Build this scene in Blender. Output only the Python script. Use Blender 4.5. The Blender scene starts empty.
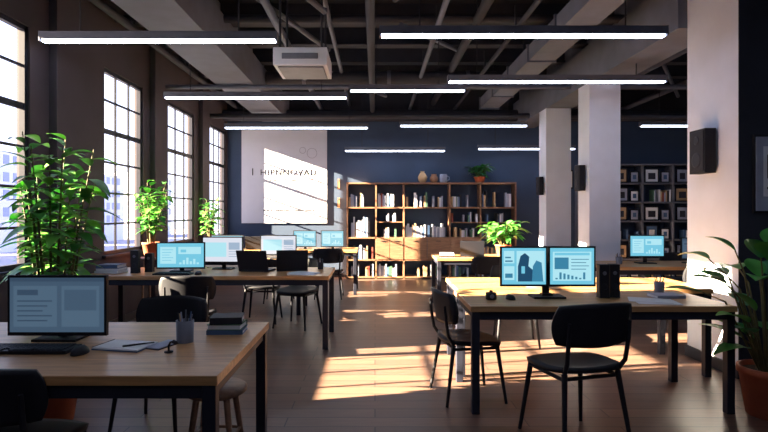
import bpy, math, random
from mathutils import Vector, Matrix, Euler
random.seed(7)
S=bpy.context.scene

# ------------------------------------------------------------ materials
def lin(c):
    r=[]
    for v in c:
        v=v/255.0
        r.append(v/12.92 if v<=0.04045 else ((v+0.055)/1.055)**2.4)
    return (r[0],r[1],r[2],1.0)
def mat(name,rgb,rough=0.6,metal=0.0,var=0.12,scale=8.0,bump=0.0,stretch=(1,1,1),spec=0.5):
    m=bpy.data.materials.new(name); m.use_nodes=True
    nt=m.node_tree; b=nt.nodes['Principled BSDF']
    b.inputs['Roughness'].default_value=rough; b.inputs['Metallic'].default_value=metal
    b.inputs['Specular IOR Level'].default_value=spec
    tc=nt.nodes.new('ShaderNodeTexCoord'); mp=nt.nodes.new('ShaderNodeMapping')
    mp.inputs['Scale'].default_value=stretch
    nz=nt.nodes.new('ShaderNodeTexNoise'); nz.inputs['Scale'].default_value=scale; nz.inputs['Detail'].default_value=4
    cr=nt.nodes.new('ShaderNodeValToRGB')
    c=lin(rgb)
    cr.color_ramp.elements[0].position=0.3; cr.color_ramp.elements[1].position=0.7
    cr.color_ramp.elements[0].color=(c[0]*(1-var),c[1]*(1-var),c[2]*(1-var),1)
    cr.color_ramp.elements[1].color=(min(1,c[0]*(1+var)),min(1,c[1]*(1+var)),min(1,c[2]*(1+var)),1)
    nt.links.new(tc.outputs['Object'],mp.inputs[0]); nt.links.new(mp.outputs[0],nz.inputs[0])
    nt.links.new(nz.outputs[0],cr.inputs[0]); nt.links.new(cr.outputs[0],b.inputs['Base Color'])
    if bump>0:
        bp=nt.nodes.new('ShaderNodeBump'); bp.inputs['Strength'].default_value=bump; bp.inputs['Distance'].default_value=0.01
        nt.links.new(nz.outputs[0],bp.inputs['Height']); nt.links.new(bp.outputs[0],b.inputs['Normal'])
    return m
def emat(name,rgb,st):
    m=bpy.data.materials.new(name); m.use_nodes=True
    nt=m.node_tree; b=nt.nodes['Principled BSDF']
    b.inputs['Base Color'].default_value=(0.02,0.02,0.02,1); b.inputs['Roughness'].default_value=0.3
    b.inputs['Emission Color'].default_value=lin(rgb); b.inputs['Emission Strength'].default_value=st
    return m
M={}
M['wood']=mat('wood_oak',(178,132,86),0.38,0,0.25,3.0,0.05,(1.2,14,14))
M['wood_dk']=mat('wood_walnut',(136,100,78),0.45,0,0.25,3.0,0.05,(2,12,12))
M['metal']=mat('dark_metal',(34,36,50),0.5,0.1,spec=0.3)
M['black']=mat('black_plastic',(22,23,32),0.55,spec=0.3)
M['blackm']=mat('black_matte',(30,31,42),0.6,spec=0.3)
M['grey']=mat('grey_plastic',(100,103,118),0.5)
M['white']=mat('white_plastic',(205,208,222),0.5,0,0.03)
M['paper']=mat('paper',(220,222,230),0.8,0,0.03)
M['lwall']=mat('plaster_brown',(64,56,64),0.85,0,0.12,2.5,0.2)
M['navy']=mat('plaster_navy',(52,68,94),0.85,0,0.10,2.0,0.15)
M['dark']=mat('plaster_dark_and_shade',(42,45,58),0.9,0,0.15,3.0)
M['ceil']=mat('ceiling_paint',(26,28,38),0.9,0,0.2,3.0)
M['joist']=mat('steel_painted',(38,41,55),0.7,0.0)
M['beam']=mat('beam_concrete',(100,106,124),0.8,0,0.10,4.0,0.2)
M['column']=mat('column_plaster',(216,224,244),0.8,0,0.05,3.0,0.1)
M['pipe']=mat('pipe_grey',(80,85,103),0.5,0.1)
M['terra']=mat('terracotta',(170,86,56),0.7,0,0.12,12,0.1)
M['soil']=mat('soil',(56,40,30),0.95,0,0.3,30,0.4)
M['stem']=mat('plant_stem',(86,80,44),0.7,0,0.2,20)
M['leafA']=mat('leaf_green',(66,138,58),0.45,0,0.3,6)
M['leafB']=mat('leaf_bright',(104,170,68),0.45,0,0.3,6)
M['leafC']=mat('leaf_deep',(52,128,80),0.35,0,0.3,6)
M['frame']=mat('window_steel',(38,39,50),0.5,0.1,spec=0.2)
M['tube']=emat('tube_light',(222,232,255),15.0)
M['fix']=mat('fixture_grey',(80,84,102),0.5,0.0)
M['red']=mat('book_red',(140,64,54),0.7); M['blue']=mat('book_blue',(66,94,134),0.7)
M['tan']=mat('book_tan',(176,146,112),0.7); M['grn']=mat('book_green',(74,112,92),0.7)
M['lav']=mat('book_lavender',(150,156,180),0.7)
M['poster']=mat('poster_board',(200,202,216),0.7,0,0.02)
M['ink']=mat('poster_ink',(22,22,30),0.9,spec=0.1); M['ink2']=mat('poster_ink_light',(150,150,168),0.8)
M['base']=mat('baseboard_dark',(30,33,46),0.5)
M['building']=mat('building_wall',(214,212,230),0.9)
M['bwin']=mat('building_glass',(140,148,186),0.4)
M['ground']=mat('street_ground',(150,145,155),0.9)
for k,rgb,s in (('cy',(116,200,226),1.0),('cyd',(58,130,164),1.0),('cyl',(176,230,242),1.0),('cyn',(30,74,106),1.0),
                ('wh',(222,226,238),1.0),('whd',(168,190,214),0.9),('dk',(68,90,112),0.9),('dkl',(80,104,126),0.9),('dkd',(56,76,98),0.9)):
    M['s_'+k]=emat('screen_'+k,rgb,s)
def floor_mat():
    m=bpy.data.materials.new('floor_planks'); m.use_nodes=True; nt=m.node_tree; b=nt.nodes['Principled BSDF']
    tc=nt.nodes.new('ShaderNodeTexCoord'); br=nt.nodes.new('ShaderNodeTexBrick')
    br.inputs['Scale'].default_value=1.0; br.inputs['Brick Width'].default_value=1.6; br.inputs['Row Height'].default_value=0.16
    br.inputs['Mortar Size'].default_value=0.004; br.offset=0.37
    br.inputs['Color1'].default_value=lin((124,98,84)); br.inputs['Color2'].default_value=lin((100,78,70)); br.inputs['Mortar'].default_value=lin((48,38,40))
    mp=nt.nodes.new('ShaderNodeMapping'); mp.inputs['Scale'].default_value=(1.5,16,1)
    nz=nt.nodes.new('ShaderNodeTexNoise'); nz.inputs['Scale'].default_value=2.5; nz.inputs['Detail'].default_value=6
    mx=nt.nodes.new('ShaderNodeMixRGB'); mx.blend_type='MULTIPLY'; mx.inputs[0].default_value=0.5
    cr=nt.nodes.new('ShaderNodeValToRGB'); cr.color_ramp.elements[0].position=0.3; cr.color_ramp.elements[0].color=(0.55,0.5,0.5,1); cr.color_ramp.elements[1].position=0.7
    L=nt.links.new
    L(tc.outputs['Object'],br.inputs[0]); L(tc.outputs['Object'],mp.inputs[0]); L(mp.outputs[0],nz.inputs[0])
    L(nz.outputs[0],cr.inputs[0]); L(br.outputs[0],mx.inputs[1]); L(cr.outputs[0],mx.inputs[2]); L(mx.outputs[0],b.inputs['Base Color'])
    b.inputs['Roughness'].default_value=0.36
    bp=nt.nodes.new('ShaderNodeBump'); bp.inputs['Strength'].default_value=0.12; bp.inputs['Distance'].default_value=0.01
    L(br.outputs['Fac'],bp.inputs['Height']); bp.invert=True; L(bp.outputs[0],b.inputs['Normal'])
    return m
M['floor']=floor_mat()

# ------------------------------------------------------------ mesh builder
class MB:
    def __init__(s): s.v=[]; s.f=[]; s.mi=[]; s.sm=[]; s.mats=[]
    def m(s,k):
        if k not in s.mats: s.mats.append(k)
        return s.mats.index(k)
    def add(s,vs,fs,k,smooth=False):
        o=len(s.v); s.v+= [tuple(v) for v in vs]; i=s.m(k)
        for f in fs: s.f.append(tuple(o+a for a in f)); s.mi.append(i); s.sm.append(smooth)
    def box(s,c,d,k,rot=(0,0,0)):
        R=Euler(rot).to_matrix(); c=Vector(c)
        vs=[c+R@Vector((x*d[0]/2,y*d[1]/2,z*d[2]/2)) for z in(-1,1) for y in(-1,1) for x in(-1,1)]
        s.add(vs,[(0,2,3,1),(4,5,7,6),(0,1,5,4),(2,6,7,3),(0,4,6,2),(1,3,7,5)],k)
    def bx(s,x0,x1,y0,y1,z0,z1,k): s.box(((x0+x1)/2,(y0+y1)/2,(z0+z1)/2),(x1-x0,y1-y0,z1-z0),k)
    def tube(s,pts,rs,k,seg=10,smooth=True):
        pts=[Vector(p) for p in pts]
        if not isinstance(rs,(list,tuple)): rs=[rs]*len(pts)
        vs=[];fs=[]; n=len(pts); prev=None
        for i,p in enumerate(pts):
            t=(pts[min(i+1,n-1)]-pts[max(i-1,0)]).normalized()
            if prev is None:
                a=t.cross(Vector((0,0,1)) if abs(t.z)<0.9 else Vector((1,0,0))).normalized()
            else:
                a=(prev-t*prev.dot(t)).normalized()
            prev=a; b=t.cross(a)
            for j in range(seg):
                an=2*math.pi*j/seg; vs.append(p+(a*math.cos(an)+b*math.sin(an))*rs[i])
        for i in range(n-1):
            for j in range(seg):
                fs.append((i*seg+j,i*seg+(j+1)%seg,(i+1)*seg+(j+1)%seg,(i+1)*seg+j))
        s.add(vs,fs,k,smooth)
        s.add(vs[:seg],[tuple(reversed(range(seg)))],k); s.add(vs[-seg:],[tuple(range(seg))],k)
    def lathe(s,prof,c,k,seg=24):
        vs=[];fs=[];c=Vector(c)
        for r,z in prof:
            for j in range(seg):
                an=2*math.pi*j/seg; vs.append(c+Vector((r*math.cos(an),r*math.sin(an),z)))
        for i in range(len(prof)-1):
            for j in range(seg): fs.append((i*seg+j,i*seg+(j+1)%seg,(i+1)*seg+(j+1)%seg,(i+1)*seg+j))
        s.add(vs,fs,k,True)
        s.add(vs[:seg],[tuple(reversed(range(seg)))],k); s.add(vs[-seg:],[tuple(range(seg))],k)
    def shell(s,fn,nu,nv,th,k):
        P=[[Vector(fn(i/nu,j/nv)) for j in range(nv+1)] for i in range(nu+1)]
        def nrm(i,j):
            a=P[min(i+1,nu)][j]-P[max(i-1,0)][j]; b=P[i][min(j+1,nv)]-P[i][max(j-1,0)]
            n=a.cross(b); return n.normalized() if n.length>1e-9 else Vector((0,0,1))
        W=nv+1; top=[];bot=[]
        for i in range(nu+1):
            for j in range(nv+1):
                n=nrm(i,j); top.append(P[i][j]+n*th/2); bot.append(P[i][j]-n*th/2)
        N=len(top); fs=[]
        for i in range(nu):
            for j in range(nv):
                a,b,c,d=i*W+j,(i+1)*W+j,(i+1)*W+j+1,i*W+j+1
                fs.append((a,b,c,d)); fs.append((N+d,N+c,N+b,N+a))
        for i in range(nu):
            fs.append((i*W,N+i*W,N+(i+1)*W,(i+1)*W)); a=i*W+nv; b=(i+1)*W+nv; fs.append((a,b,N+b,N+a))
        for j in range(nv):
            fs.append((j,j+1,N+j+1,N+j)); a=nu*W+j; fs.append((a,N+a,N+a+1,a+1))
        s.add(top+bot,fs,k,True)
    def leaf(s,base,d,L,w,droop,k,n=6):
        base=Vector(base); d=Vector(d).normalized(); side=d.cross(Vector((0,0,1)))
        if side.length<0.1: side=Vector((1,0,0))
        side.normalize(); up=side.cross(d)
        vs=[];fs=[]
        for i in range(n+1):
            t=i/n; p=base+d*L*t+Vector((0,0,-1))*droop*L*t*t
            ww=w*0.5*math.sin(math.pi*min(1,(t*0.94+0.03))**0.8)
            vs+= [p-side*ww+up*ww*0.25,p,p+side*ww+up*ww*0.25]
        for i in range(n):
            a=i*3; fs+= [(a,a+1,a+4,a+3),(a+1,a+2,a+5,a+4)]
        s.add(vs,fs,k,True)
    def done(s,name,loc=(0,0,0),rz=0,bevel=0):
        me=bpy.data.meshes.new(name); me.from_pydata(s.v,[],s.f)
        for k in s.mats: me.materials.append(M[k])
        me.polygons.foreach_set('material_index',s.mi); me.polygons.foreach_set('use_smooth',s.sm); me.update()
        o=bpy.data.objects.new(name,me); S.collection.objects.link(o); o.location=loc; o.rotation_euler=(0,0,rz)
        if bevel:
            b=o.modifiers.new('bevel','BEVEL'); b.width=bevel; b.segments=2; b.limit_method='ANGLE'; b.angle_limit=math.radians(50)
        return o
def inst(o,loc,rz=0,name=None,sc=1):
    n=bpy.data.objects.new(name or o.name.split('.')[0],o.data); S.collection.objects.link(n); n.location=loc; n.rotation_euler=(0,0,rz); n.scale=(sc,sc,sc)
    return n

# ------------------------------------------------------------ room shell
XL=-3.17; XR=7.6; YB=11.6; YF=-3.0; H=4.1; WT=0.12
b=MB(); b.bx(XL-WT,XR+0.2,YF-0.2,YB+0.2,-0.1,0,'floor'); b.done('floor')
b=MB(); b.bx(XL-WT,XR+0.2,YF-0.2,YB+0.2,H,H+0.15,'ceil'); b.done('ceiling')
wins=[(3.35,4.96),(6.32,7.38),(8.27,9.46),(10.36,11.45)]
ZS,ZH=0.89,3.1
b=MB(); b.bx(XL-WT,XL,YF,YB,0,ZS,'lwall'); b.bx(XL-WT,XL,YF,YB,ZH,H,'lwall')
e=YF
for a,c in wins: b.bx(XL-WT,XL,e,a,ZS,ZH,'lwall'); e=c
b.bx(XL-WT,XL,e,YB,ZS,ZH,'lwall')
for a,c in ((5.25,5.85),(7.6,7.95),(9.7,10.05)): b.bx(XL,XL+0.08,a,c,0,H,'lwall')
b.done('wall_left')
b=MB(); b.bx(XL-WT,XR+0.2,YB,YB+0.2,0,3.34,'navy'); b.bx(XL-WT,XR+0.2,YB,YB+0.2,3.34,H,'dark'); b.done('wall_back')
b=MB(); b.bx(XR,XR+0.2,YF,YB,0,H,'navy'); b.done('wall_right')
b=MB(); b.bx(XL-WT,XR+0.2,YF-0.2,YF,0,H,'column'); b.done('wall_front')
b=MB(); b.bx(3.06,4.6,4.55,5.29,0,H,'column'); b.bx(3.062,4.6,4.545,4.55,0,H,'dark'); b.done('wall_partition')  # thin dark sheet paints the shade on the white partition's front
b=MB(); b.bx(3.035,4.6,4.52,5.29,0,0.1,'base'); b.done('baseboard_partition')
b=MB(); b.bx(XL,XR,YB-0.02,YB,0,0.1,'base'); b.done('baseboard_back')
b=MB(); b.bx(XL,XL+0.02,YF,5.25,0,0.1,'base'); b.bx(XL,XL+0.02,5.85,7.6,0,0.1,'base'); b.bx(XL,XL+0.02,7.95,9.7,0,0.1,'base'); b.done('baseboard_left')
for i,(a,c) in enumerate(wins):
    b=MB(); x0,x1=XL-0.07,XL-0.02; t=0.045
    b.bx(x0,x1,a,c,ZS,ZS+t,'frame'); b.bx(x0,x1,a,c,ZH-t,ZH,'frame'); b.bx(x0,x1,a,a+t,ZS,ZH,'frame'); b.bx(x0,x1,c-t,c,ZS,ZH,'frame')
    nc=4 if c-a>1.5 else 3
    for j in range(1,nc):
        y=a+(c-a)*j/nc; b.bx(x0+0.02,x1-0.01,y-0.014,y+0.014,ZS,ZH,'frame')
    for j in range(1,6):
        z=ZS+(ZH-ZS)*j/6; w=0.03 if j==4 else 0.012; b.bx(x0+0.02,x1-0.01,a,c,z-w,z+w,'frame')
    b.bx(XL-0.02,XL+0.05,a-0.05,c+0.05,ZS-0.03,ZS,'frame')
    b.done('window_%d'%(i+1))
for (y0,y1) in ((7.48,7.89),(9.37,9.77)):
    b=MB(); b.bx(2.97,3.40,y0,y1,0,3.2,'column'); b.bx(2.955,3.415,y0-0.015,y1+0.015,0,0.1,'base'); b.done('column')
b=MB(); b.bx(2.97,3.42,5.29,YB,3.2,3.72,'beam'); b.bx(3.1,3.3,5.29,YB,3.72,H,'beam'); b.done('ceiling_beam')
b=MB(); b.bx(-2.42,-1.84,YF,YB,3.34,3.8,'beam'); b.bx(-2.25,-2.0,YF,YB,3.8,H,'beam'); b.done('ceiling_beam')
b=MB(); y=0.6
while y<YB-0.1:
    b.bx(XL,XR,y-0.05,y+0.05,3.86,H,'joist'); b.bx(XL,XR,y-0.09,y+0.09,3.84,3.87,'joist'); y+=0.92
b.done('ceiling_joists')
b=MB()
for x,z,r,k in ((-1.15,3.6,0.045,'pipe'),(-0.55,3.7,0.03,'pipe'),(-0.05,3.5,0.05,'joist'),(0.75,3.62,0.035,'pipe'),(1.25,3.74,0.06,'joist'),(1.7,3.6,0.03,'joist'),(4.2,3.6,0.05,'pipe'),(5.3,3.6,0.05,'pipe'),(-2.9,3.6,0.05,'joist')):
    b.tube([(x,YF,z),(x,YB,z)],r,k)
    yy=1.0
    while yy<YB:
        b.bx(x-0.012,x+0.012,yy-0.02,yy+0.02,z,3.9,'joist'); yy+=1.84
for y,z,r in ((4.2,3.78,0.035),(6.6,3.76,0.05),(8.2,3.3,0.035),(10.4,3.25,0.05),(11.3,3.42,0.12)):
    b.tube([(XL,y,z),(XR,y,z)],r,'pipe' if r==0.035 else 'joist')
for (p,q) in (((-1.6,5.2,3.8),(-0.6,7.0,3.5)),((0.3,6.2,3.55),(1.3,8.1,3.8)),((-1.0,8.6,3.75),(0.2,9.8,3.5)),((4.2,8,3.75),(5.5,9.8,3.5)),((1.2,4.3,3.8),(0.2,5.6,3.6)),((-1.5,4.0,3.8),(-0.5,5.4,3.4)),((3.6,6.2,3.4),(6.0,8.0,3.7))):
    b.tube([p,q],0.03,'pipe')
b.done('ceiling_pipes')
b=MB(); b.bx(2.05,2.4,5.0,10.6,3.42,3.62,'beam')
y=5.0
while y<10.6: b.bx(2.03,2.42,y,y+0.04,3.4,3.64,'pipe'); y+=1.1
for y in (5.6,7.5,9.4):
    b.bx(2.06,2.08,y,y+0.02,3.62,H,'joist'); b.bx(2.38,2.4,y,y+0.02,3.62,H,'joist')
b.done('air_duct')
b=MB(); b.tube([(-1.8,8.95,3.62),(2.0,8.95,3.62)],0.11,'joist',20)
for x in (-1.2,0.2,1.5): b.tube([(x,8.95,3.62),(x+0.06,8.95,3.62)],0.12,'pipe',20); b.tube([(x+.03,8.95,3.7),(x+.03,8.95,H)],0.01,'joist',6)
b.done('round_duct')
b=MB(); b.bx(-1.04,-0.49,5.5,6.1,2.9,3.08,'white'); b.bx(-1.0,-0.53,5.55,6.05,2.885,2.9,'grey'); b.bx(-0.95,-0.58,5.49,5.5,2.96,3.02,'grey')
for x in (-0.98,-0.55):
    for y in (5.58,6.02): b.tube([(x,y,3.08),(x,y,H)],0.012,'joist',8)
b.bx(-0.86,-0.66,5.7,5.9,3.08,3.14,'grey')
b.done('air_conditioner_unit',bevel=0.008)

def pendant(x0,x1,y,z):
    b=MB(); L=x1-x0
    b.box((0,0,0.043),(L,0.09,0.07),'fix'); b.box((0,0,-0.001),(L-0.03,0.06,0.02),'tube')
    for sx in (-1,1):
        b.box((sx*L/2,0,0.035),(0.012,0.095,0.09),'fix')
        b.tube([(sx*(L/2-0.35),0,0.07),(sx*(L/2-0.35),0,H-z)],0.006,'joist',6)
        b.tube([(sx*(L/2-0.35),0,H-z-0.03),(sx*(L/2-0.35),0,H-z)],0.04,'joist',12)
    b.done('pendant_light',((x0+x1)/2,y,z))
# hanging tube lights: (x start, x end, distance, height)
for x0,x1,y,z in ((-3.046,-0.897,4.94,2.964),(0.044,2.562,4.77,2.955),(-2.897,-0.386,7.45,2.973),(-0.329,1.183,7.1,2.991),(0.885,3.518,6.55,2.977),(-2.806,-0.131,10.1,2.971),(0.458,2.787,9.9,2.977),(-0.617,1.439,11.1,2.654),(2.098,4.074,11.0,2.683),(4.809,6.261,9.8,2.961)):
    pendant(x0,x1,y,z)
for (x0,x1,y) in ((-2.6,-.4,2.2),(0.3,2.6,2.2),(-2.6,-.4,-.2),(.3,2.6,-.2),(4.2,6.6,2.2),(4.2,6.6,6.8)):  # extra unseen pendants, added out of view as fill light
    pendant(x0,x1,y,3.05)

# ------------------------------------------------------------ furniture
def table(x0,x1,y0,y1,top='wood'):
    b=MB(); w=x1-x0; l=y1-y0; h=0.75
    b.box((0,0,h-0.02),(w,l,0.04),top)
    t=0.055
    for sx in(-1,1):
        for sy in(-1,1): b.box((sx*(w/2-t/2-0.01),sy*(l/2-t/2-0.01),(h-0.04)/2),(t,t,h-0.04),'metal')
        b.box((sx*(w/2-t/2-0.01),0,h-0.07),(0.03,l-2*t,0.05),'metal')
    for sy in(-1,1): b.box((0,sy*(l/2-0.035),h-0.07),(w-2*t,0.03,0.055),'metal')
    return b.done('desk',((x0+x1)/2,(y0+y1)/2,0),bevel=0.004)
table(-2.75,-0.625,2.14,3.19)
table(-3.0,-0.47,5.48,6.35)
table(-2.95,-1.0,7.3,8.1)
table(-3.05,-0.3,9.1,9.9)
table(0.66,2.5,3.72,4.5)
table(0.70,2.86,4.56,5.36)
table(0.87,2.6,7.6,8.4)
table(2.75,4.7,6.4,7.2)

def chair_mesh(legk='black',name='office_chair'):
    b=MB()
    def seat(u,v):
        a=(u-.5)*2; c=(v-.5)*2
        x=a*math.sqrt(max(0,1-c*c*0.32)); y=c*math.sqrt(max(0,1-a*a*0.32))
        return (x*0.225,y*0.22,0.445-0.018*(1-a*a)*(1-c*c)-0.02*max(0,c)**3+0.012*max(0,-c)**2)
    b.shell(seat,12,12,0.03,'black')
    def back(u,v):
        a=(u-.5)*2; c=(v-.5)*2
        x=a*math.sqrt(max(0,1-c*c*0.20)); z=c*math.sqrt(max(0,1-a*a*0.24))
        return (x*0.25, -0.225-0.02*(z+1)+0.075*x*x, 0.70+z*0.12)
    b.shell(back,14,10,0.022,'black')
    for sx in(-1,1):
        b.tube([(sx*0.17,-0.17,0.43),(sx*0.185,-0.215,0.5),(sx*0.19,-0.235,0.62),(sx*0.19,-0.245,0.72)],[0.013,0.013,0.012,0.01],legk)
        b.tube([(sx*0.17,0.16,0.43),(sx*0.215,0.215,0.0)],[0.017,0.011],legk)
        b.tube([(sx*0.17,-0.17,0.43),(sx*0.215,-0.235,0.0)],[0.017,0.011],legk)
        b.tube([(sx*0.175,0.16,0.40),(sx*0.175,-0.17,0.40)],0.011,legk)
    b.tube([(-0.175,0.15,0.40),(0.175,0.15,0.40)],0.011,legk); b.tube([(-0.175,-0.16,0.40),(0.175,-0.16,0.40)],0.011,legk)
    return b.done(name)
c0=chair_mesh(); c0.location=(1.22,3.34,0); c0.rotation_euler=(0,0,math.radians(16)); c0.scale=(1.07,1.05,1.07)
inst(c0,(0.71,4.12,0),math.radians(-80))
inst(c0,(1.5,5.75,0),math.radians(172))
inst(c0,(-1.52,2.33,0),math.radians(-6),sc=0.97)
inst(c0,(-1.40,3.5,0),math.radians(175))
inst(c0,(-1.75,5.15,0),math.radians(8))
inst(c0,(-0.95,6.62,0),math.radians(160))
inst(c0,(-1.5,8.45,0),math.radians(185))
inst(c0,(-1.45,6.95,0),math.radians(0))
inst(c0,(1.5,7.3,0),math.radians(5))
inst(c0,(3.6,6.1,0),math.radians(5))
inst(c0,(-0.75,8.85,0),math.radians(0))
inst(c0,(4.3,7.5,0),math.radians(180))
b=MB()
b.lathe([(0.0001,0.425),(0.15,0.425),(0.165,0.435),(0.165,0.455),(0.15,0.465),(0.0001,0.468)],(0,0,0),'wood_dk')
for i in range(4):
    a=math.pi/4+i*math.pi/2; b.tube([(0.11*math.cos(a),0.11*math.sin(a),0.43),(0.18*math.cos(a),0.18*math.sin(a),0)],[0.018,0.013],'wood_dk')
for i in range(4):
    a=math.pi/4+i*math.pi/2; c=a+math.pi/2; r=0.148
    b.tube([(r*math.cos(a),r*math.sin(a),0.2),(r*math.cos(c),r*math.sin(c),0.2)],0.009,'wood_dk')
b.done('wooden_stool',(-0.86,2.92,0))

def monitor(loc,w,h,zb,style='cy',rz=0,name='computer_monitor'):
    b=MB(); zc=zb+h/2
    b.box((0,0,zc),(w,0.022,h),'black'); b.box((0,0.02,zc),(w*0.6,0.03,h*0.6),'blackm')
    f=-0.0115; bz=0.012
    sw,sh=w-2*bz,h-2*bz-0.006; z0=zb+bz+0.006; x0=-sw/2
    def q(u0,u1,v0,v1,k,lay):
        y=f-0.0006*lay; X0=x0+u0*sw;X1=x0+u1*sw;Z0=z0+v0*sh;Z1=z0+v1*sh
        b.add([(X0,y,Z0),(X1,y,Z0),(X1,y,Z1),(X0,y,Z1)],[(0,1,2,3)],k)
    if style=='cy': B,D,Lt,N='s_cy','s_cyd','s_cyl','s_cyn'
    elif style=='wh': B,D,Lt,N='s_wh','s_whd','s_cyl','s_whd'
    else: B,D,Lt,N='s_dk','s_dkd','s_dkl','s_dkd'
    q(0,1,0,1,B,1)
    if style=='dk':
        q(.04,.5,.1,.85,Lt,2); q(.08,.3,.68,.78,D,3)
        for i in range(5): q(.08,.45-.05*(i%3),.56-.09*i,.585-.09*i,D,3)
        q(.55,.95,.1,.85,Lt,2); q(.58,.92,.4,.78,B,3); q(0,1,.93,1,D,2)
    elif style=='wh':
        q(.06,.6,.2,.8,Lt,2); q(.66,.94,.5,.8,D,2)
        for i in range(3): q(.66,.92,.4-.1*i,.43-.1*i,D,2)
    else:
        q(.06,.4,.15,.85,Lt,2)
        q(.45,.94,.55,.85,Lt,2); q(.5,.62,.62,.74,B,4)
        for i in range(6): q(.47+.075*i,.52+.075*i,.12,.2+.05*((i*7)%5),Lt,2)
        for i in range(5): q(.1,.34-.04*(i%3),.72-.11*i,.745-.11*i,B,3)
    b.box((0,0.045,0.5*(zb+h*0.4)),(0.045,0.02,zb+h*0.4),'black')
    b.box((0,0.03,0.006),(min(0.22,w*0.55),0.15,0.012),'black')
    return b.done(name,loc,rz)
ZT=0.75
monitor((-1.607,2.74,ZT),0.50,0.305,0.025,'dk')
monitor((-2.12,5.9,ZT),0.52,0.29,0.03,'cy',0.06)
monitor((-1.73,6.14,ZT),0.47,0.3,0.07,'wh',-0.05)
monitor((-1.34,7.5,ZT),0.5,0.28,0.05,'wh')
monitor((-0.74,9.4,ZT),0.40,0.29,0.04,'cy')
monitor((-1.22,9.4,ZT),0.40,0.29,0.04,'cy')
monitor((-2.05,7.5,ZT),0.45,0.28,0.05,'cy')
monitor((3.42,6.8,ZT),0.44,0.28,0.08,'cy')
monitor((4.0,6.8,ZT),0.3,0.28,0.05,'dk')
def dual():
    b=MB(); w,h,zb=0.358,0.305,0.085; zc=zb+h/2
    for sx in(-1,1):
        cx=sx*0.182; b.box((cx,0,zc),(w,0.022,h),'black')
        sw,sh=w-0.026,h-0.03; x0=cx-sw/2; z0=zb+0.017
        def q(u0,u1,v0,v1,k,lay):
            y=-0.0115-0.0006*lay; b.add([(x0+u0*sw,y,z0+v0*sh),(x0+u1*sw,y,z0+v0*sh),(x0+u1*sw,y,z0+v1*sh),(x0+u0*sw,y,z0+v1*sh)],[(0,1,2,3)],k)
        def poly(pts,k,lay):
            y=-0.0115-0.0006*lay; b.add([(x0+u*sw,y,z0+v*sh) for u,v in pts],[tuple(range(len(pts)))],k)
        q(0,1,0,1,'s_cy',1)
        if sx<0:
            q(.04,.28,.12,.5,'s_cyl',2); q(.04,.28,.58,.92,'s_cyl',2)
            q(.07,.24,.62,.66,'s_cyd',3);q(.07,.2,.72,.76,'s_cyd',3)
            q(.07,.24,.18,.3,'s_cyd',3)
            q(.33,.97,.08,.92,'s_cyl',2)
            poly([(.36,.08),(.36,.5),(.42,.78),(.52,.86),(.62,.76),(.6,.5),(.7,.4),(.72,.08)],'s_cyn',3)
            poly([(.68,.08),(.7,.5),(.78,.66),(.9,.6),(.94,.08)],'s_cyd',4)
            q(.44,.52,.3,.5,'s_cy',4)
        else:
            q(.06,.94,.1,.9,'s_cyl',2); q(.1,.9,.8,.87,'s_cy',3)
            q(.1,.42,.42,.74,'s_cyd',3)
            for i in range(4): q(.48,.88-.06*(i%2),.68-.09*i,.7-.09*i,'s_cyd',3)
            for i in range(8): q(.12+.09*i,.17+.09*i,.14,.18+.03*((i*5)%6),'s_cyd',3)
    b.box((0,0.03,zc),(0.3,0.03,0.05),'blackm'); b.box((0,0.05,zc/2+0.0),(0.05,0.025,zc),'black'); 
    b.box((0,0.02,0.007),(0.24,0.17,0.014),'black'); b.box((0,0.03,0.02),(0.08,0.06,0.02),'black')
    b.done('dual_monitor',(1.31,4.1,ZT))
dual()
def keyboard(loc,rz=0,w=0.42):
    b=MB(); b.box((0,0,0.008),(w,0.14,0.016),'black')
    for r in range(5):
        n=15
        for i in range(n):
            if r==0 and 4<=i<=8: continue
            b.box((-w/2+0.02+(w-0.04)*(i+.5)/n,-0.05+r*0.025,0.018),((w-0.04)/n*0.82,0.02,0.006),'blackm')
    b.box((0,-0.05,0.018),(0.12,0.02,0.006),'blackm')
    b.done('keyboard',loc,rz)
keyboard((-1.62,2.53,ZT)); keyboard((-2.1,5.62,ZT),0,0.38)
def mouse(loc,rz=0,s=1):
    b=MB(); vs=[];fs=[]
    n=16;m=6
    for i in range(m+1):
        t=i/m*math.pi/2
        for j in range(n):
            a=2*math.pi*j/n; vs.append((0.034*s*math.cos(a)*math.cos(t)**.6 if i<m else 0,0.056*s*math.sin(a)*math.cos(t)**.6 if i<m else 0,0.034*s*math.sin(t)))
    for i in range(m):
        for j in range(n): fs.append((i*n+j,i*n+(j+1)%n,(i+1)*n+(j+1)%n,(i+1)*n+j))
    fs.append(tuple(reversed(range(n))))
    b.add(vs,fs,'black',True); b.box((0,0.025*s,0.031*s),(0.008,0.018,0.006),'grey')
    b.done('computer_mouse',loc,rz)
mouse((-1.355,2.48,ZT)); mouse((1.01,4.03,ZT),0.2,1); mouse((-1.84,5.62,ZT))
def desk_speaker(loc,w,h,rz=0):
    b=MB(); b.box((0,0,h/2+0.004),(w,w*0.9,h),'black'); b.tube([(0,-w*0.45,h*0.35),(0,-w*0.46-0.003,h*0.35)],[w*0.32,w*0.28],'blackm',16)
    b.tube([(0,-w*0.45,h*0.75),(0,-w*0.46-0.003,h*0.75)],[w*0.2,w*0.17],'grey',16)
    b.box((0,0,0.004),(w*1.05,w*0.95,0.008),'blackm'); b.done('desk_speaker',loc,rz,bevel=0.004)
desk_speaker((1.73,4.1,ZT),0.075,0.25); desk_speaker((1.82,4.12,ZT),0.075,0.25,-0.1)
desk_speaker((-2.55,5.75,ZT),0.08,0.24); desk_speaker((-2.45,5.87,ZT),0.08,0.2)
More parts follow.
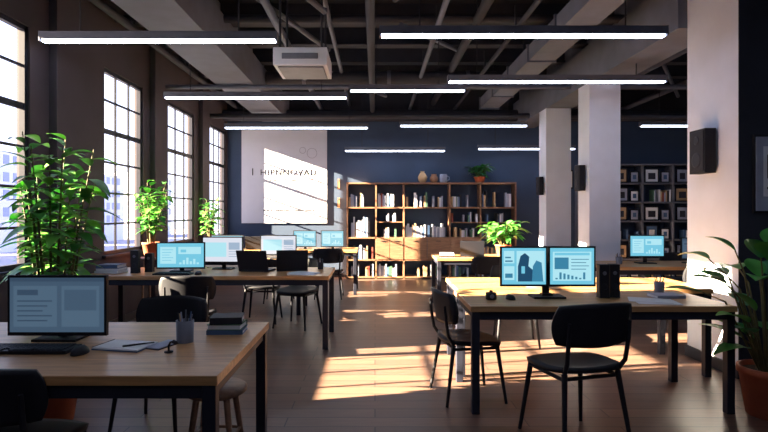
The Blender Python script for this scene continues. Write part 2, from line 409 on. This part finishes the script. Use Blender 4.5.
b=MB(); b.lathe([(0.03,0),(0.04,0.005),(0.04,0.05),(0.035,0.055),(0.0001,0.056)],(0,0,0),'black'); b.tube([(-0.0,-0.03,0.03),(0,-0.045,0.03)],[0.018,0.014],'grey',14); b.tube([(0.0,0,0.05),(0,0,0.07)],[0.015,0.012],'blackm')
b.done('webcam',(0.86,4.0,ZT))
def pen_cup(loc,r=0.04,h=0.1,k='blackm'):
    b=MB(); b.lathe([(r*0.92,0),(r,h),(r*0.92,h),(r*0.85,0.01)],(0,0,0),k)
    for i in range(7):
        a=i*0.9; rr=r*0.5; dx,dy=rr*math.cos(a),rr*math.sin(a)
        kk=('grey','blue','grey','tan','black','lav','black')[i]
        b.tube([(dx*.5,dy*.5,0.012),(dx*1.6,dy*1.6,h+0.03+0.008*(i%3))],0.0035,kk,6)
    b.done('pen_cup',loc)
pen_cup((-0.95,2.70,ZT),0.044,0.11,'grey'); pen_cup((2.28,4.33,ZT),0.04,0.09,'grey'); pen_cup((3.05,6.75,ZT),0.04,0.09,'grey'); pen_cup((-0.62,6.15,ZT),0.035,0.08)
def book_stack(loc,n,w=0.2,d=0.15,ks=('blackm','lav','grn','blue','tan'),rz=0):
    b=MB(); z=0
    for i in range(n):
        t=0.024+0.006*(i%3); r=random.uniform(-.15,.15); ww=w*(1-.06*i)
        b.box((0,0,z+t/2),(ww-.008,d-.01,t-.006),'paper',(0,0,r)); b.box((0,0,z+t-0.002),(ww,d,0.004),ks[i%len(ks)],(0,0,r)); b.box((0,0,z+0.002),(ww,d,0.004),ks[i%len(ks)],(0,0,r))
        R=Matrix.Rotation(r,3,'Z'); c=R@Vector((0,(d/2-0.002)*(-1 if i!=1 else 1),0)); b.box((c.x,c.y,z+t/2),(ww,0.004,t),ks[i%len(ks)],(0,0,r)); z+=t
    b.done('book_stack',loc,rz)
book_stack((-0.80,2.93,ZT),3,0.19,0.15,('blue','grn','blackm'),0.1)
book_stack((-2.83,5.8,ZT),3,0.26,0.2,('paper','lav','blue'))
book_stack((2.22,4.12,ZT),1,0.22,0.15,('lav',),0.2)
book_stack((-2.5,9.4,ZT),3,0.25,0.2)
book_stack((1.05,7.9,ZT),2,0.22,0.2)
b=MB(); b.box((0,0,0.003),(0.24,0.17,0.006),'blue'); b.box((0,0,0.009),(0.235,0.165,0.006),'paper'); b.box((-0.03,-0.02,0.0125),(0.14,0.09,0.001),'paper')
for i in range(12): b.tube([(-0.118,-0.075+i*0.0135,0.006),(-0.125,-0.075+i*0.0135,0.012),(-0.116,-0.075+i*0.0135,0.015)],0.0015,'grey',5)
b.tube([(0.02,-0.05,0.017),(0.12,0.05,0.017)],[0.005,0.003],'black',8)
b.done('notebook',(-1.2,2.60,ZT),-0.2)
b=MB(); b.box((0,0,0.002),(0.09,0.17,0.004),'blackm',(0,0,0)); b.box((0,0,0.006),(0.08,0.16,0.004),'lav'); b.done('notepad',(-1.03,2.63,ZT),-0.35)
b=MB(); b.lathe([(0.02,0),(0.02,0.006),(0.004,0.008),(0.0001,0.008)],(0,0,0),'black',16); b.tube([(0,0,0.006),(0.0,0,0.03),(0.012,-0.01,0.05),(0.03,-0.02,0.055)],0.005,'black',8); b.tube([(0.028,-0.019,0.055),(0.045,-0.028,0.05)],0.009,'blackm',10)
b.done('desk_microphone',(-0.955,2.5,ZT))
b=MB(); b.box((0,0,0.0015),(0.21,0.29,0.003),'paper',(0,0,0.1)); b.box((0.05,0.03,0.0045),(0.21,0.29,0.003),'paper',(0,0,-0.12)); b.done('paper_sheets',(2.03,3.9,ZT),1.3)
inst(bpy.data.objects['paper_sheets'],(-0.75,5.68,ZT),1.2); inst(bpy.data.objects['paper_sheets'],(1.4,4.8,ZT),0.2)
def laptop(loc,rz):
    b=MB(); b.box((0,0,0.009),(0.34,0.23,0.018),'blackm'); b.box((0,0.02,0.0185),(0.29,0.11,0.002),'grey')
    b.box((0,0.15,0.125),(0.34,0.012,0.23),'black',(-0.32,0,0)); b.box((0,0.142,0.122),(0.31,0.004,0.2),'s_dkd',(-0.32,0,0))
    b.tube([(-0.12,0.115,0.015),(0.12,0.115,0.015)],0.009,'black',8)
    b.done('laptop',loc,rz)
laptop((-1.3,5.98,ZT),math.radians(170)); laptop((-0.93,6.05,ZT),math.radians(190)); laptop((1.42,7.9,ZT),math.radians(170)); laptop((-2.05,9.4,ZT),3.1)
laptop((1.75,5.0,ZT),math.radians(160))

# ------------------------------------------------------------ shelves
def books(b,x0,x1,y,z,hmax,dens=1.0,white=0.4):
    x=x0; white*=0.75
    while x<x1-0.04:
        if random.random()>dens: x+=random.uniform(.04,.14); continue
        t=random.uniform(.02,.05); h=hmax*random.uniform(.62,.95); 
        k=random.choice(('white','paper','lav','lav')) if random.random()<white else random.choice(('red','blue','tan','grn','blackm','lav','blackm','tan'))
        b.box((x+t/2,y,z+h/2),(t*0.94,0.17,h),k); 
        x+=t
def bookcase():
    x0,x1=-0.58,2.93; yb=YB-0.02; yf=yb-0.34; ym=(yb+yf)/2; b=MB(); k='wood_dk'
    zs=[0.04,0.40,0.86,1.49,2.0]; xs=[-0.58,0.02,0.60,1.56,2.2,2.93]
    for x in xs: b.bx(x-0.015,x+0.015,yf,yb,0,2.02,k)
    for z in zs: b.bx(x0,x1,yf,yb,z-0.015,z+0.015,k)
    b.bx(x0,x1,yb-0.01,yb,0,2.0,'navy')
    b.bx(x0,x1,yf+.02,yf+.04,0,0.03,'dark')
    for (a,c,z0,z1) in ((0.035,0.3,.415,.845),(0.31,0.585,.415,.845),(0.615,1.08,.415,.845),(1.09,1.545,.415,.845),(1.575,2.185,.415,.845)):
        b.bx(a,c,yf-0.012,yf+0.01,z0,z1,'wood_dk'); b.box(((a+c)/2,yf-0.02,z1-0.05),(0.1,0.012,0.012),'metal')
    b.bx(0.02,0.6,yf+.01,yb,1.18,1.2,k); b.bx(1.56,2.93,yf+.01,yb,1.17,1.19,k)
    b.done('bookcase')
    b=MB(); ym-=0.05
    books(b,-0.5,-0.1,ym,.875,.45,.85); books(b,-0.55,0.0,ym,1.505,.32,.5,.3); books(b,.04,.4,ym,1.505,.36,.8,.7); books(b,.05,.55,ym,1.2,.2,.6); books(b,.05,.5,ym,.875,.25,.7)
    books(b,.62,1.1,ym,1.505,.33,.6,.5); books(b,.64,1.5,ym,.875,.3,.95,.85); books(b,1.2,1.5,ym,1.505,.3,.7,.8)
    books(b,1.6,2.1,ym,1.505,.3,.6,.5); books(b,1.6,2.15,ym,1.19,.24,.8,.5); books(b,2.22,2.85,ym,1.505,.35,.75,.5); books(b,2.22,2.85,ym,1.19,.22,.7,.5); books(b,2.22,2.8,ym,.875,.22,.8,.4); books(b,1.6,2.1,ym,.875,.22,.7,.4)
    books(b,-.5,0,ym,.055,.27,.8,.4); books(b,.05,.55,ym,.055,.27,.9,.8); books(b,.65,1.4,ym,.055,.27,.6,.3); books(b,1.6,2.9,ym,.055,.27,.7,.3); books(b,-.5,0.0,ym,.415,.33,.8,.5); books(b,2.25,2.9,ym,.415,.33,.8,.4)
    b.done('shelf_books')
    b=MB()
    b.lathe([(0.05,0),(0.09,0.05),(0.1,0.12),(0.06,0.19),(0.035,0.22),(0.045,0.24)],(0,0,0),'tan'); b.done('vase',(1.0,ym,2.016))
    b=MB(); b.lathe([(0.04,0),(0.08,0.04),(0.09,0.1),(0.05,0.16),(0.06,0.18)],(0,0,0),'wood_dk'); b.done('ceramic_pot',(1.24,ym,2.016))
    b=MB(); b.lathe([(0.06,0),(0.08,0.02),(0.08,0.16),(0.07,0.18),(0.0001,0.18)],(0,0,0),'lav'); b.tube([(0.08,0,0.04),(0.12,0,0.07),(0.12,0,0.12),(0.08,0,0.14)],0.01,'lav',8); b.done('ceramic_jug',(1.44,ym,2.016))
bookcase()
def case2():
    x0,x1=4.3,7.5; yb=YB-0.02; yf=yb-0.34; ym=(yb+yf)/2; b=MB(); n=5
    for i in range(n+1):
        x=x0+(x1-x0)*i/n; b.bx(x-.015,x+.015,yf,yb,0,2.4,'grey')
    for j in range(7): z=.02+j*.395; b.bx(x0,x1,yf,yb,z-.015,z+.015,'grey')
    b.bx(x0,x1,yb-.01,yb,0,2.4,'navy'); b.done('bookcase')
    b=MB(); ym-=0.06
    for i in range(n):
        for j in range(6):
            a=x0+(x1-x0)*i/n+.03; z=.035+j*.395
            if (i*2+j)%4!=0:
                w1=.26+.04*((i+j)%2); ks=('paper','lav','blue','tan')[(i+2*j)%4]
                b.box((a+.17,ym-.06,z+.15),(w1,.02,.30),'blackm'); b.box((a+.17,ym-.072,z+.15),(w1-.05,.004,.25),ks); b.box((a+.17,ym-.076,z+.14),(w1-.15,.004,.13),'dark' if ks!='blue' else 'paper')
                b.box((a+.45,ym-.06,z+.12),(.18,.02,.24),'black'); b.box((a+.45,ym-.072,z+.12),(.14,.004,.19),'lav' if j%2 else 'paper'); b.box((a+.45,ym-.076,z+.12),(.07,.004,.09),'blue')
            else: books(b,a,a+.57,ym,z,.28,.6,.45)
    b.done('shelf_pictures')
case2()

# ------------------------------------------------------------ wall things
b=MB(); X0,X1,Z0,Z1=-2.86,-1.03,1.16,3.16
b.bx(X0,X1,YB-0.03,YB,Z0,Z1,'poster')
y=YB-0.032
def ring(cx,cz,r0,r1,k,n=24):
    vs=[];fs=[]
    for i in range(n):
        a=2*math.pi*i/n; vs+= [(cx+r0*math.cos(a),y,cz+r0*math.sin(a)),(cx+r1*math.cos(a),y,cz+r1*math.sin(a))]
    for i in range(n): j=(i+1)%n; fs.append((2*i,2*j,2*j+1,2*i+1))
    b.add(vs,fs,k)
ring(-1.55,2.72,0.06,0.07,'ink2'); ring(-1.35,2.66,0.10,0.11,'ink2')
b.box((-2.62,y,2.26),(0.02,0.004,0.15),'ink')
po=b.done('wall_poster')
for body,sz,loc in (('HIPNNOVAD',0.18,(-1.86,YB-0.033,2.19)),('creative office space',0.06,(-1.95,YB-0.033,2.07)),('work together   make more',0.08,(-1.85,YB-0.033,1.42))):
    cu=bpy.data.curves.new('poster_text','FONT'); cu.body=body; cu.size=sz; cu.extrude=0.001; cu.align_x='CENTER'; cu.space_character=1.2; cu.materials.append(M['ink'])
    t=bpy.data.objects.new('poster_text',cu); S.collection.objects.link(t); t.parent=po; t.location=loc; t.rotation_euler=(math.pi/2,0,0)
b=MB()
for z in (2.0,1.6): b.box((-0.78,YB-0.02,z),(0.05,0.04,0.22),'tan'); b.tube([(-0.78,YB-.03,z+.08),(-0.78,YB-.08,z+.06),(-.78,YB-.09,z+.1)],.008,'grey',6)
b.done('wall_hooks')
def wall_speaker(x,y,z,w,h,d):
    b=MB(); b.box((-d/2-0.02,0,0),(d,w,h),'black'); b.box((-0.01,0,0),(0.02,w*0.4,h*0.4),'metal'); b.box((-d-0.023,0,0),(0.008,w*0.86,h*0.9),'blackm')
    b.tube([(-d-.027,0,-h*.2),(-d-.032,0,-h*.2)],[w*.3,w*.25],'metal',16); b.tube([(-d-.027,0,h*.25),(-d-.032,0,h*.25)],[w*.17,w*.14],'metal',16)
    b.done('wall_speaker',(x,y,z),bevel=0.006)
wall_speaker(3.06,4.93,1.95,0.24,0.40,0.1)
wall_speaker(2.97,7.68,1.88,0.2,0.36,0.08)
wall_speaker(2.97,9.55,1.86,0.2,0.32,0.07)
b=MB(); b.box((0,0,0),(0.4,0.02,0.66),'black'); b.box((0,-0.012,0),(0.36,0.006,0.62),'lav'); b.box((0,-0.016,0.02),(0.24,0.004,0.42),'paper')
b.box((-0.02,-0.019,0.06),(0.14,0.003,0.2),'dark'); b.box((0,-0.019,-0.12),(0.18,0.003,0.02),'dark')
b.done('picture_frame',(3.37,4.534,1.72),bevel=0.002)
for x,z in ((4.1,2.1),(3.75,1.5)):
    b=MB(); b.box((0,0,0),(0.3,0.02,0.4),'blackm'); b.box((0,-0.012,0),(0.25,0.006,0.34),'paper'); b.box((0,-0.016,0.02),(0.15,0.003,0.2),'blue'); b.done('picture_frame',(x,YB-0.011,z))

# ------------------------------------------------------------ plants
def pot(b,r,h):
    b.lathe([(r*0.68,0),(r*0.74,0.01),(r*0.97,h*0.86),(r*1.04,h*0.87),(r*1.04,h),(r*0.94,h),(r*0.92,h*0.9),(0.0001,h*0.9)],(0,0,0),'terra',28)
    b.lathe([(r*0.91,h*0.905),(0.0001,h*0.93)],(0,0,0),'soil',20)
def bushy(name,loc,H0,spread,r,ph,nst,nl,L,w,ks=('leafA','leafB'),bare=0.4,clamp=None):
    b=MB(); pot(b,r,ph)
    for i in range(nst):
        a=i*2.4+random.uniform(-.3,.3); sp=spread*random.uniform(.15,.6); hh=ph+(H0-ph)*random.uniform(.68,.98)
        p=[Vector((r*.3*math.cos(a),r*.3*math.sin(a),ph*.88))]
        for t in (.33,.66,1): p.append(Vector((r*.3*math.cos(a)+sp*math.cos(a)*t**1.5,r*.3*math.sin(a)+sp*math.sin(a)*t**1.5,ph*.88+(hh-ph*.88)*t)))
        b.tube(p,[.012,.010,.007,.003],'stem',7)
        for j in range(nl):
            t=bare+(1-bare)*(j+.5)/nl; q=t*3; s0=min(2,int(q)); pt=p[s0].lerp(p[s0+1],q-s0)
            an=a+j*2.4+random.uniform(-.5,.5); el=random.uniform(-.1,.8)
            d=Vector((math.cos(an)*math.cos(el),math.sin(an)*math.cos(el),math.sin(el)))
            b.leaf(pt,d,L*random.uniform(.75,1.15),w*random.uniform(.8,1.15),random.uniform(.25,.6),random.choice(ks))
    if clamp is not None:
        b.v=[(max(v[0],clamp-loc[0]),v[1],v[2]) for v in b.v]
    return b.done(name,loc)
bushy('potted_plant',(-2.15,3.6,0),2.04,0.4,0.17,0.32,12,18,0.2,0.085,bare=.48)
bushy('potted_plant',(-2.88,6.95,0.82),1.02,0.42,0.11,0.19,10,13,0.18,0.08,bare=.25,clamp=-3.1)
bushy('potted_plant',(-2.85,9.3,ZT),0.92,0.36,0.11,0.18,8,12,0.18,0.075,bare=.2,clamp=-3.05)
bushy('potted_plant',(1.9,8.0,ZT),0.52,0.5,0.12,0.17,11,10,0.22,0.09,('leafA','leafB'),bare=.3)
bushy('potted_plant',(2.2,YB-0.25,2.016),0.40,0.45,0.12,0.12,12,10,0.16,0.08,('leafC','leafA'),bare=.2)
b=MB(); b.lathe([(0.0001,0.79),(0.15,0.79),(0.155,0.805),(0.15,0.82),(0.0001,0.82)],(0,0,0),'wood_dk')
for i in range(3):
    a=i*2.094; b.tube([(0.1*math.cos(a),0.1*math.sin(a),0.79),(0.15*math.cos(a),0.15*math.sin(a),0)],.013,'wood_dk')
b.done('plant_stand',(-2.88,6.95,0))
b=MB(); pot(b,0.18,0.335)
for i in range(42):
    a=i*2.399; el=random.uniform(.8,1.4) if i%2 else random.uniform(.35,.95); hh=random.uniform(.2,.9)
    d=Vector((math.cos(a)*math.cos(el),math.sin(a)*math.cos(el),math.sin(el)))
    p0=Vector((.05*math.cos(a),.05*math.sin(a),.3)); p1=p0+Vector((0,0,hh*.5))+d*hh*.3; p2=p1+d*hh*.2
    b.tube([p0,p1,p2],[.008,.006,.004],'stem',6)
    el2=el*.6; d2=Vector((math.cos(a)*math.cos(el2),math.sin(a)*math.cos(el2),math.sin(el2)))
    b.leaf(p2,d2,random.uniform(.22,.32),random.uniform(.13,.18),random.uniform(.15,.4),random.choice(('leafC','leafA','leafA')),8)
b.done('potted_plant',(2.71,3.72,0))

# ------------------------------------------------------------ outside
b=MB()
for i,(y0,w,h) in enumerate(((-4,9,6),(7,8,7.6),(17,10,5.8),(29,9,7.8),(41,12,6.5),(56,12,8),(72,14,7),(90,16,8))):
    b.bx(-48,-40,y0,y0+w,-3,h,'building')
    n=int(w/1.6)
    for j in range(n):
        for k in range(4): b.bx(-40.02,-39.95,y0+.5+j*1.6,y0+1.4+j*1.6,h-1.4-k*1.9,h-.4-k*1.9,'bwin')
b.done('distant_buildings')
b=MB(); b.bx(-120,-3.6,-60,140,-3.2,-3,'ground'); b.done('street_ground')

# ------------------------------------------------------------ light
sd=bpy.data.lights.new('sun','SUN'); sd.energy=135; sd.color=(1,.81,.54); sd.angle=math.radians(0.5)
so=bpy.data.objects.new('sun',sd); S.collection.objects.link(so)
so.rotation_euler=Vector((1,.2,-.34)).to_track_quat('-Z','Y').to_euler(); so.location=(-10,0,8)
w=bpy.data.worlds.new('world'); S.world=w; w.use_nodes=True; nt=w.node_tree; bg=nt.nodes['Background']
tc=nt.nodes.new('ShaderNodeTexCoord'); sp=nt.nodes.new('ShaderNodeSeparateXYZ'); cr=nt.nodes.new('ShaderNodeValToRGB')
cr.color_ramp.elements[0].position=0.0; cr.color_ramp.elements[0].color=lin((222,224,244)); cr.color_ramp.elements[1].position=0.5; cr.color_ramp.elements[1].color=lin((176,200,255))
nt.links.new(tc.outputs['Generated'],sp.inputs[0]); nt.links.new(sp.outputs[2],cr.inputs[0]); nt.links.new(cr.outputs[0],bg.inputs[0]); bg.inputs[1].default_value=2.8

# camera
cd=bpy.data.cameras.new('camera'); cd.lens=36*540/768; cd.sensor_width=36; cd.shift_x=9/768; cd.shift_y=-4/768
co=bpy.data.objects.new('camera',cd); S.collection.objects.link(co); co.location=(0,0,1.4); co.rotation_euler=(math.pi/2,0,0); S.camera=co
S.view_settings.view_transform='Standard'; S.view_settings.look='None'; S.view_settings.exposure=0; S.view_settings.gamma=1
